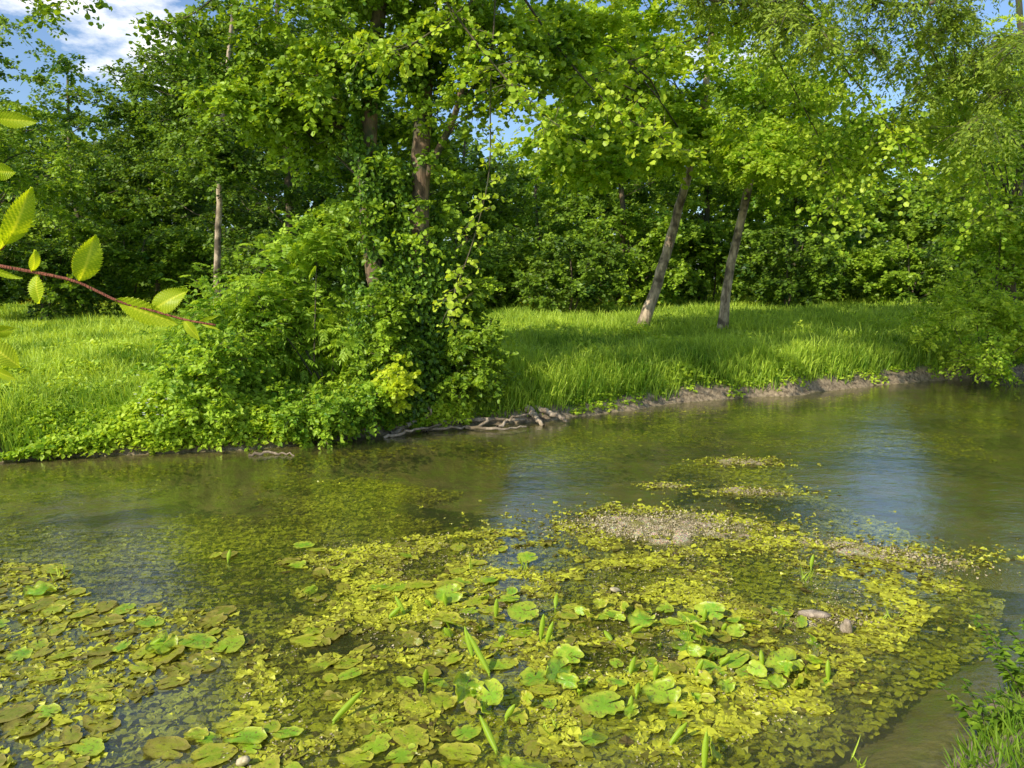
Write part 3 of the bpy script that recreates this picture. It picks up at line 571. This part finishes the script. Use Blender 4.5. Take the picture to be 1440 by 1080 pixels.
# leaning trees on the right
g1 = gpx(898, 470); g2 = gpx(1014, 474)
Y1 = g1[1]; Y2 = g2[1]
t1 = [g1-[0, 0, .1]]+wp([(925,398,0),(950,310,0),(963,262,-.1),(985,170,-.2),(1000,50,-.3),(1010,-100,-.4),(1015,-260,-.4)], Y1)
t2 = [g2-[0, 0, .1]]+wp([(1024,392,0),(1048,285,0),(1066,190,-.2),(1083,90,-.3),(1108,5,-.4),(1130,-120,-.5),(1140,-260,-.6)], Y2)
ell1 = [(W(890,95,Y1-1.5), (2.4, 2.0, 1.9), 66), (W(850,190,Y1-3.5), (1.5, 1.1, .9), 32), (W(960,-110,Y1-1), (3.0, 2.6, 2.2), 40), (W(950,205,Y1-2), (1.5, 1.3, .7), 24), (W(800,60,Y1-5), (.9, 1.1, 1.2), 26)]
tree('leaning_tree', 'slim tree leaning right with a sunlit mottled trunk, left of the pair on the meadow', [(t1, .145, .05)], ell1, .75, 340, .105, .088, 'leaf_bright', 'bark_pale', .38, 'round', .3, nb=40, zlimb=wz(250, Y1), r0=.010, tone=.45)
ell2 = [(W(1090,140,Y2-1), (2.2, 2.0, 2.0), 64), (W(1140,215,Y2-2), (1.5, 1.2, .7), 28), (W(1090,-110,Y2-1), (2.4, 2.2, 2.2), 40), (W(1050,215,Y2-3), (1.3, 1.0, .6), 20)]
tree('leaning_tree', 'thinner curved tree with brown flaking bark, right of the pair on the meadow', [(t2, .12, .045)], ell2, .75, 330, .10, .07, 'leaf_bright', 'bark_pale', .38, 'hex', .35, nb=40, zlimb=wz(250, Y2), r0=.010, tone=.35)
# slim tree on the left
Yl = 21.0; bl = base_at(305, Yl)
tl = [bl]+[W(306,360,Yl), W(308,290,Yl), W(309,230,Yl), W(318,120,Yl), W(330,-20,Yl)]
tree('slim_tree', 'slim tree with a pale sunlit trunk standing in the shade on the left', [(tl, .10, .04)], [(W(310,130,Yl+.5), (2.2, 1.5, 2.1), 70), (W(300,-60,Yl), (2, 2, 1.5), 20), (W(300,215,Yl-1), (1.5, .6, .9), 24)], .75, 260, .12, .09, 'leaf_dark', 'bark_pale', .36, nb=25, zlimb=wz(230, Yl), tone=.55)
# trees of the background, one by one
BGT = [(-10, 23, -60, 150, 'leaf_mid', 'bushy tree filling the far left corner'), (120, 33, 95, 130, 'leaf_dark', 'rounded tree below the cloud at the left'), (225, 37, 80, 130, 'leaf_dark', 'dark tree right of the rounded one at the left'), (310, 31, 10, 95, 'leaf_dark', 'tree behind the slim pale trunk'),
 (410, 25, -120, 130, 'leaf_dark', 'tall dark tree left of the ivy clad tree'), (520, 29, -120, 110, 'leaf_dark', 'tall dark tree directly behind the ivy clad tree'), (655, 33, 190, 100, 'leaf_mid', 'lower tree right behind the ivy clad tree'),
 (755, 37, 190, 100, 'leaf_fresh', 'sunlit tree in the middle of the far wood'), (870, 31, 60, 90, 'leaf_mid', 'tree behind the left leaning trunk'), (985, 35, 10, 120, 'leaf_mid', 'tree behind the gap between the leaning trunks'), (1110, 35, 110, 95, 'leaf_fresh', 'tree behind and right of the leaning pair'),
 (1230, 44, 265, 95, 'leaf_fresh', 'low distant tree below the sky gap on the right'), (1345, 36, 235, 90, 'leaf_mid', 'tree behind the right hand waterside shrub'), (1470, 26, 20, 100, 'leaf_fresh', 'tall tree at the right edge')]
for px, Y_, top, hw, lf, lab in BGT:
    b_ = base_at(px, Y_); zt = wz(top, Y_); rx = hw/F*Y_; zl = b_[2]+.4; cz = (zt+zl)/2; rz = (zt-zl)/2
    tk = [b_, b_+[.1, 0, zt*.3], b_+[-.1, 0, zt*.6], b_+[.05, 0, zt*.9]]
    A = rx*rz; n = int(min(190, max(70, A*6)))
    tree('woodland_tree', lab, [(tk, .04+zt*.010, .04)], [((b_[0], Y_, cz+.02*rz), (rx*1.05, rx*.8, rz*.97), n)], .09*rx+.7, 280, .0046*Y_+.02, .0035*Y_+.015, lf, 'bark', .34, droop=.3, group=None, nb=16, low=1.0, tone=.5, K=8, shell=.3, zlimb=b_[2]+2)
# understorey shrubs of the wood edge
US = [(60, 24, 330, 100), (180, 26, 290, 90), (275, 27, 320, 70), (400, 22, 320, 90), (640, 27, 280, 80), (720, 29, 310, 80), (800, 27, 330, 80), (880, 31, 290, 90), (1000, 34, 320, 90), (1100, 31, 300, 85), (1180, 38, 340, 90), (1270, 34, 330, 80), (1390, 27, 260, 90)]
nm = ['far left edge of the wood','left of the slim pale trunk','just behind the slim pale trunk','in the dark behind the pinnate leaved bush','behind the ivy clad stems','just right of the ivy clad stems','left of the leaning pair','behind the left leaning trunk','between the leaning trunks','right of the leaning pair','across the shaded meadow','behind the right hand shrub','at the right edge']
for i, (px, Y_, top, hw) in enumerate(US):
    b_ = base_at(px, Y_); zt = wz(top, Y_); rx = hw/F*Y_
    tree('woodland_shrub', 'leafy understorey shrub, '+nm[i], [([b_, b_+[.1, 0, zt*.3], b_+[0, .1, zt*.7]], .05, .02), ([b_+[.1, 0, 0], b_+[.4, 0, zt*.3], b_+[.7, .1, zt*.6]], .04, .015)], [((b_[0], Y_, (zt+b_[2])/2), (rx, rx*.7, (zt-b_[2])/2), 56)], .7, 230, .0048*Y_+.015, .0036*Y_+.01, ['leaf_dark', 'leaf_mid', 'leaf_mid'][i % 3], 'bark', .30, droop=.3, nb=10, K=8, cat='shrub', shell=.35)
# far wood as one mass
mb = MB(); n = 3000; az = np.radians(rng.uniform(-46, 46, n)); d = rng.uniform(44, 60, n); x = d*np.sin(az); y = d*np.cos(az)
pxs = 720+F*x/y; hmax = np.interp(pxs, [-200, 0, 100, 240, 400, 600, 680, 720, 800, 1000, 1150, 1200, 1330, 1400, 1600], [12, 12, 9, 10, 15, 12, 9, 9, 11, 14, 11, 7.5, 7.5, 10, 12])
Cn = np.stack([x, y, H(x, y)+hmax*rng.random(n)*rng.uniform(.8, 1, n)], -1)
crown(mb, None, Cn, 1.8, 80, .40, .32, .3, 8, 'kite', .45)
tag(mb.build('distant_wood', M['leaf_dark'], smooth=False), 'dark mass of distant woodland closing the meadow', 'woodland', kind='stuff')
# ------------------------------------------------------------------ bushes
def pinnate(mb, P, D, S, Lf, tone, pairs=5):
    D = nrm(D); side = nrm(np.cross(D, np.array([0, 0, 1.])[None])); up = np.cross(side, D); n = len(P)
    for k in range(pairs+1):
        t = .25+.75*k/pairs; c = P+D*(S*t)[:, None]; c[:, 2] -= .25*S*t*t
        for sg in ((-1, 1) if k < pairs else (0,)):
            ax = (D*.55+side*sg*.85) if sg else D.copy(); ax[:, 2] -= .25+.25*t; ax += rng.normal(0, .1, (n, 3))
            leaves(mb, c, ax, up+rng.normal(0, .25, (n, 3)), Lf*(1-.25*abs(t-.6)), Lf*.36, np.clip(tone+rng.normal(0, .08, n), 0, 1), 'hex')
def shrub(name, label, c, r, M_, cr, nl, Lf, Wf, leaf, kind='hex', pin=0, thr=.3, droop=.3, tone=.5, stems=6, cat='shrub', shell=.33, tilt=.55, low=1.0, by=None):
    c = np.asarray(c, float); yb = c[1] if by is None else by; b_ = np.array([c[0], yb, max(h1(c[0], yb), -.2)-.05]); e = empty(name, tuple(b_), label, cat)
    Cn = clumps(c, r, M_, thr, .9, int(c[0]*5) % 13, low, shell); Cn[:, 2] = np.maximum(Cn[:, 2], np.maximum(H(Cn[:, 0], Cn[:, 1]), 0)+.12)
    mf = MB(); mt = MB()
    if pin:
        n = M_*pin; ci = np.repeat(np.arange(M_), pin); out_ = nrm(Cn[ci]-c); D = out_*.7+rng.normal(0, .6, (n, 3)); D[:, 2] += .15
        P = Cn[ci]+rng.normal(0, .5, (n, 3))*cr; pinnate(mf, P, D, rng.uniform(.16, .28, n), Lf, np.clip(tone+rng.normal(0, .15, M_)[ci]+rng.normal(0, .1, n), 0, 1))
    if nl: crown(mf, mt, Cn, rng.uniform(.7, 1.2, M_)*cr, nl, Lf, Wf, droop, 8, kind, tone, .5, .008, tilt)
    for i in range(stems):
        q = Cn[rng.integers(0, M_)]; a = b_+[random.uniform(-.15, .15), random.uniform(-.05, .1), 0]; tube(mt, spline([a, a*.6+q*.4+[0, 0, .1], q], 8), np.linspace(.018, .006, 8), 5)
    mt.build('stems', M['twig'], e, org=b_); mf.build('foliage', M[leaf], e, org=b_)
    return e
def yb_(px, py, Y): return float(ybank(W(px, py, Y)[0]))+.3
shrub('elder_bush', 'large bush with feathery compound leaves in front of the ivy clad tree', W(445, 430, 11.4), (1.15, .95, 1.05), 94, .35, 0, .10, .04, 'leaf_fresh', pin=16, tone=.6)
shrub('elder_bush', 'feathery leaved bush crown leaning left over the tangled bush', W(325, 470, 11.2), (.85, .8, .85), 54, .33, 60, .085, .04, 'leaf_fresh', pin=9, tone=.45)
shrub('tangled_bush', 'wide tangled green bush hanging over the water on the left', W(305, 552, 10.1), (.9, .7, .74), 90, .33, 180, .07, .05, 'leaf_fresh', tone=.65, by=yb_(305, 552, 10.1))
shrub('tangled_bush', 'rounded green bush between the wide tangled bush and the tree', W(450, 545, 10.35), (.78, .6, .72), 82, .32, 190, .065, .05, 'leaf_fresh', tone=.45, by=yb_(450, 545, 10.35))
shrub('young_yellow_bush', 'small bright yellow green bush glowing at the waterside', W(556, 535, 10.45), (.26, .2, .38), 28, .14, 40, .075, .065, 'leaf_yellow', 'round', stems=3, tone=.5, tilt=.9, by=yb_(556, 535, 10.45)+.1)
shrub('waterside_bush', 'dark leafy bush at the foot of the ivy clad tree', W(635, 515, 11.4), (.82, .45, .72), 66, .33, 170, .07, .055, 'leaf_mid', tone=.5)
shrub('waterside_bush', 'dark bush hugging the left side of the ivy clad stems', W(530, 470, 11.0), (.5, .45, 1.0), 48, .34, 160, .075, .055, 'leaf_mid', tone=.5, by=yb_(530, 470, 11.0))
shrub('upright_bush', 'dark upright bush on the right side of the ivy clad stems', W(645, 420, 12.0), (.5, .5, 1.25), 54, .36, 150, .08, .065, 'leaf_mid', tone=.5)
shrub('right_bank_shrub', 'light green shrub overhanging the water at the right edge', W(1385, 445, 16.4), (1.6, 1.0, 1.05), 84, .45, 170, .08, .05, 'leaf_bright', thr=.36, tone=.45)
shrub('right_bank_shrub', 'drooping twiggy shrub touching the water in the right corner', W(1440, 495, 15.6), (1.2, .6, .6), 36, .45, 110, .075, .05, 'leaf_bright', thr=.36, droop=.6, tone=.3)
shrub('right_bank_shrub', 'taller loose shrub behind the overhanging one at the right', W(1410, 340, 18.5), (1.5, 1.1, 1.3), 60, .6, 180, .10, .07, 'leaf_bright', thr=.36, tone=.3)
# sunlit hanging boughs before the ivy tree
def sprig(name, label, pts, Y, nside, nl, Lf, leaf, r=.02, sl=.35, droop=.5, kind='round', tone=.5):
    p = spline([W(a, b, Y+c) for a, b, c in pts], 24); e = empty(name, tuple(p[0]), label, 'branch'); m_ = MB(); tube(m_, p, np.linspace(r, .004, 24), 6)
    k = rng.integers(4, 24, nside); Cn = p[k]; mf = MB(); crown(mf, m_, Cn, rng.uniform(.6, 1.2, nside)*sl, nl, Lf, Lf*.9, droop, 2, kind, tone, .5, .009, .9)
    m_.build('branch', M['twig'], e, org=p[0]); mf.build('leaves', M[leaf], e, org=p[0])
sprig('hanging_branch', 'sunlit hanging branch of round leaves in front of the ivy clad stems', [(700,-60,0),(690,120,0),(688,240,0),(668,330,-.1),(640,410,-.2),(628,450,-.2)], 10.4, 40, 9, .072, 'leaf_bright', .012, .38, tone=.7)
sprig('hanging_branch', 'sunlit leafy branch reaching left at the top centre', [(760,-80,0),(640,20,0),(560,70,-.3),(500,60,-.5)], 10.2, 40, 12, .075, 'leaf_bright', .018, .45)
sprig('hanging_branch', 'branch of bright round leaves crossing right of the ivy clad stems', [(560,-100,0),(640,20,0),(720,120,-.2),(800,190,-.4)], 10.0, 46, 13, .08, 'leaf_bright', .018, .45)
sprig('hanging_branch', 'leafy branch high over the left bank', [(420,-120,0),(330,-30,0),(270,20,-.2),(215,40,-.4)], 11.5, 34, 16, .08, 'leaf_mid', .018, .5)
sprig('hanging_branch', 'leafy twig hanging into the sky gap at the top left', [(260,-140,0),(160,-60,0),(110,-10,-.2),(60,15,-.4)], 11.5, 22, 12, .08, 'leaf_mid', .014, .4)
sprig('hanging_branch', 'bright leafy branch low over the meadow in the middle', [(700,-60,0),(780,60,0),(860,150,-.3),(960,210,-.5)], 11.5, 56, 15, .085, 'leaf_bright', .02, .5)
sprig('hanging_branch', 'long bright leafy branch across the top right of centre', [(1180,-80,0),(1060,20,0),(930,70,-.3),(820,110,-.5)], 12.5, 60, 16, .09, 'leaf_bright', .02, .6)
sprig('hanging_branch', 'light drooping branch before the sky gap on the right', [(1080,-60,0),(1160,60,0),(1230,150,-.3),(1290,250,-.5)], 12.5, 64, 22, .08, 'leaf_bright', .018, .75, 1.0, tone=.4)
sprig('hanging_branch', 'loose bright branch drooping between and right of the leaning pair', [(1000,-60,0),(1090,80,0),(1150,190,-.3),(1190,290,-.5)], 13.5, 50, 20, .085, 'leaf_bright', .018, .75, .9, tone=.4)
sprig('hanging_branch', 'long light branch drooping low at the right side', [(1250,-60,0),(1320,90,0),(1370,200,-.3),(1400,300,-.5)], 13.0, 60, 22, .08, 'leaf_bright', .018, .8, 1.0, tone=.35)
# overhanging tree from the right
bo_ = base_at(1680, 15.5); 
tr = [bo_, bo_+[-.2, -.3, 2], bo_+[-.1, -.8, 4.5], bo_+[-.3, -1.2, 7], bo_+[-.6, -1.6, 10]]
l1 = [bo_+[-.1, -.8, 4.5], W(1480, -10, 13), W(1290, 8, 12.6), W(1180, -8, 12.2), W(1050, 6, 11.8), W(960, -10, 11.4)]
l2 = [bo_+[-.2, -1.0, 5.5], W(1480, -60, 12.5), W(1330, -90, 11.8), W(1200, -120, 11), W(1050, -130, 10.5)]
ex = []
for a in [(980, 0), (1040, 10), (1100, 20), (1170, 30), (1230, 25), (1290, 30), (1350, 40), (1400, 60), (1450, 70), (1010, -60), (1100, -60), (1200, -50), (1300, -50), (1400, -40), (1250, 90), (1330, 110), (1420, 130), (1180, 80), (1130, 60), (1300, 150), (1400, 190)]:
    for _ in range(4): ex.append(W(a[0]+random.gauss(0, 28), a[1]-25+random.gauss(0, 22), 12+random.gauss(0, .8)))
tree('overhanging_tree', 'dark fine leaved tree reaching over the water from the right with drooping twigs', [(tr, .22, .08), (l1, .04, .015), (l2, .04, .015)], [(W(1380, -200, 13), (2.8, 2.4, 1.5), 40)], .5, 460, .08, .032, 'leaf_fine', 'bark', .4, 'kite', 1.1, nb=24, extra=np.array(ex), K=14, tone=.5, ltr=[1, 2], r0=.008)
# loose light foliage hanging mid right
b5 = base_at(1428, 19); t5 = [b5]+[W(1418, 340, 19), W(1436, 240, 19), W(1440, 120, 19), W(1430, -40, 19)]
tree('right_bank_tree', 'light leaved tree with a dark slanting trunk at the right edge', [(t5, .15, .06)], [(W(1395, 160, 18), (2.2, 1.6, 2.0), 84), (W(1310, 150, 15), (1.5, 1.2, .9), 38), (W(1250, 190, 13.5), (1.3, .8, .9), 28)], .62, 280, .085, .055, 'leaf_bright', 'bark', .34, 'kite', .5, nb=22, tone=.4, zlimb=wz(300, 19), r0=.006)
# ------------------------------------------------------------------ near bank plants
def nettle(x, y, h, label, seed, ns=7):
    z = max(0, h1(x, y))-.02; e = empty('nettle_plant', (x, y, z), label, 'plant'); ms = MB(); mf = MB()
    for s in range(ns):
        lx, ly = random.gauss(0, .08), random.gauss(0, .07); hh = h*random.uniform(.6, 1.1); p = spline([(lx*.3, ly*.3, 0), (lx, ly, hh*.5), (lx*1.8-.05, ly*1.6, hh)], 10); tube(ms, p, np.linspace(.004, .002, 10), 5)
        for k in range(2, 10):
            for q in range(4):
                a = random.random()*6.28; D = np.array([[math.cos(a), math.sin(a), random.uniform(-.3, .4)]]); sz = .065*(1.2-k/14); leaves(mf, p[k][None], D, np.array([[0, 0, 1.]])+rng.normal(0, .25, (1, 3)), np.array([sz]), np.array([sz*.5]), np.array([random.uniform(.1, .6)]))
    ms.build('stems', M['twig'], e); mf.build('leaves', M['leaf_mid'], e)
nettle(2.2, 3.3, .26, 'small leafy plant at the left end of the near bank corner', 1, 6); nettle(2.5, 3.5, .33, 'tallest leafy plant in the near bank corner', 2, 8); nettle(2.25, 3.0, .22, 'low leafy plant at the bottom of the near bank corner', 3, 6); nettle(2.8, 3.75, .30, 'leafy plant cut by the right edge on the near bank', 4)
# ------------------------------------------------------------------ foreground hornbeam sapling
Yh = .95; hb = np.array([-1.15, .75, h1(-1.15, .75)-.03]); e = empty('hornbeam_sapling', tuple(hb), 'hornbeam sapling reaching in close from the left with pleated yellow green leaves', 'sapling')
m_ = MB(); main_st = spline([hb, hb+[.05, .05, .7], hb+[.1, .12, 1.4], hb+[.18, .18, 2.1]], 20); tube(m_, main_st, np.linspace(.012, .004, 20), 8); m_.build('stem', M['twig_red'], e, org=hb)
def twig(pts, r=.0026, dz=0):
    m_ = MB(); p = spline(pts, 24); tube(m_, p, np.linspace(r, r*.45, 24), 8); m_.build('twig', M['twig_red'], e, org=hb)
twig([main_st[13]]+[W(a, b, Yh) for a, b in [(-120,345),(-50,362),(0,374),(60,385),(110,397),(165,423),(215,437),(262,450),(303,457)]])
twig([main_st[16]]+[W(a, b, Yh) for a, b in [(-140,300),(-60,345),(-5,352),(8,345)]], .0018)
twig([main_st[16]]+[W(a, b, Yh) for a, b in [(-140,210),(-60,200),(-5,168)]], .0018)
twig([main_st[11]]+[W(a, b, Yh) for a, b in [(-140,440),(-60,470),(-5,478)]], .0018)
def hleaf(bp_, tp_, wpx, tilt=0., twist=0., dy=0.):
    wpx *= .9
    A = W(*bp_, Yh); B = W(*tp_, Yh+dy); ax = B-A; Ln = np.linalg.norm(ax); ax = ax/Ln; to = nrm(np.array([0, 0, CAMZ])-A); S = nrm(np.cross(to, ax)); N = np.cross(ax, S)
    S2 = S*math.cos(tilt)+N*math.sin(tilt); N2 = np.cross(ax, S2); nu, nv = 121, 13; hw = wpx/F*Yh*.5; V = []; tn = []
    for i in range(nu):
        u = i/(nu-1); w_ = hw*(math.sin(math.pi*u**.82)**.75 if 0 < u < 1 else 0)*(1-.15*u); 
        tooth = 1+.22*(((u*24) % 1)-.5)
        for j in range(nv):
            v_ = -1+2*j/(nv-1); a = abs(v_); ph = (u-.30*a*(hw*2/Ln)*1.6)*12; tri = abs((ph % 1)-.5)*2
            z = tri*.085*hw*2*(.3+a)*(1-a*.3)-.10*hw*(1-a)*1.2-.35*Ln*(u-.3)**2*.5+.12*hw*math.sin(u*5+v_*2)
            s_ = v_*w_*(tooth if a > .99 else 1)
            V.append(A+ax*(u*Ln+(.03*Ln*((u*24) % 1) if a > .99 else 0))+S2*s_+N2*z-hb); vein = max(0., 1-tri*4)
            tn.append(min(1, .12+.85*max(vein, 1 if j == nv//2 else 0)))
    Q = [(i*nv+j, i*nv+j+1, (i+1)*nv+j+1, (i+1)*nv+j) for i in range(nu-1) for j in range(nv-1)]
    m_ = MB(); m_.add(V, Q, tone=tn); m_.build('leaf', M['hornbeam'], e)
for a in [((112,396),(136,332),44,.3),((163,422),(246,458),40,.5),((214,436),(262,407),38,-.3),((258,449),(279,478),18,.4),((52,386),(50,427),34,.9),((45,383),(52,352),24,.9),((8,345),(47,266),42,.4),((0,354),(16,300),24,.8),((-8,166),(50,172),26,.2),((-12,240),(20,243),28,.2),((-12,470),(20,462),24,.5),((-14,484),(26,516),38,.2),((-30,372),(28,394),16,.8),((-8,520),(20,534),18,.6),((280,452),(308,444),7,.5),((283,455),(308,463),7,-.5)]: hleaf(*a)
mf = MB(); cl_ = np.array([main_st[k]+[rng.normal(0, .1), rng.normal(0, .1), 0] for k in (8, 11, 14)]); crown(mf, None, cl_-hb+[-.3, -.1, 0], .15, 14, .06, .035, .2, 5, 'hex'); mf.build('leaf_cluster', M['hornbeam'], e)
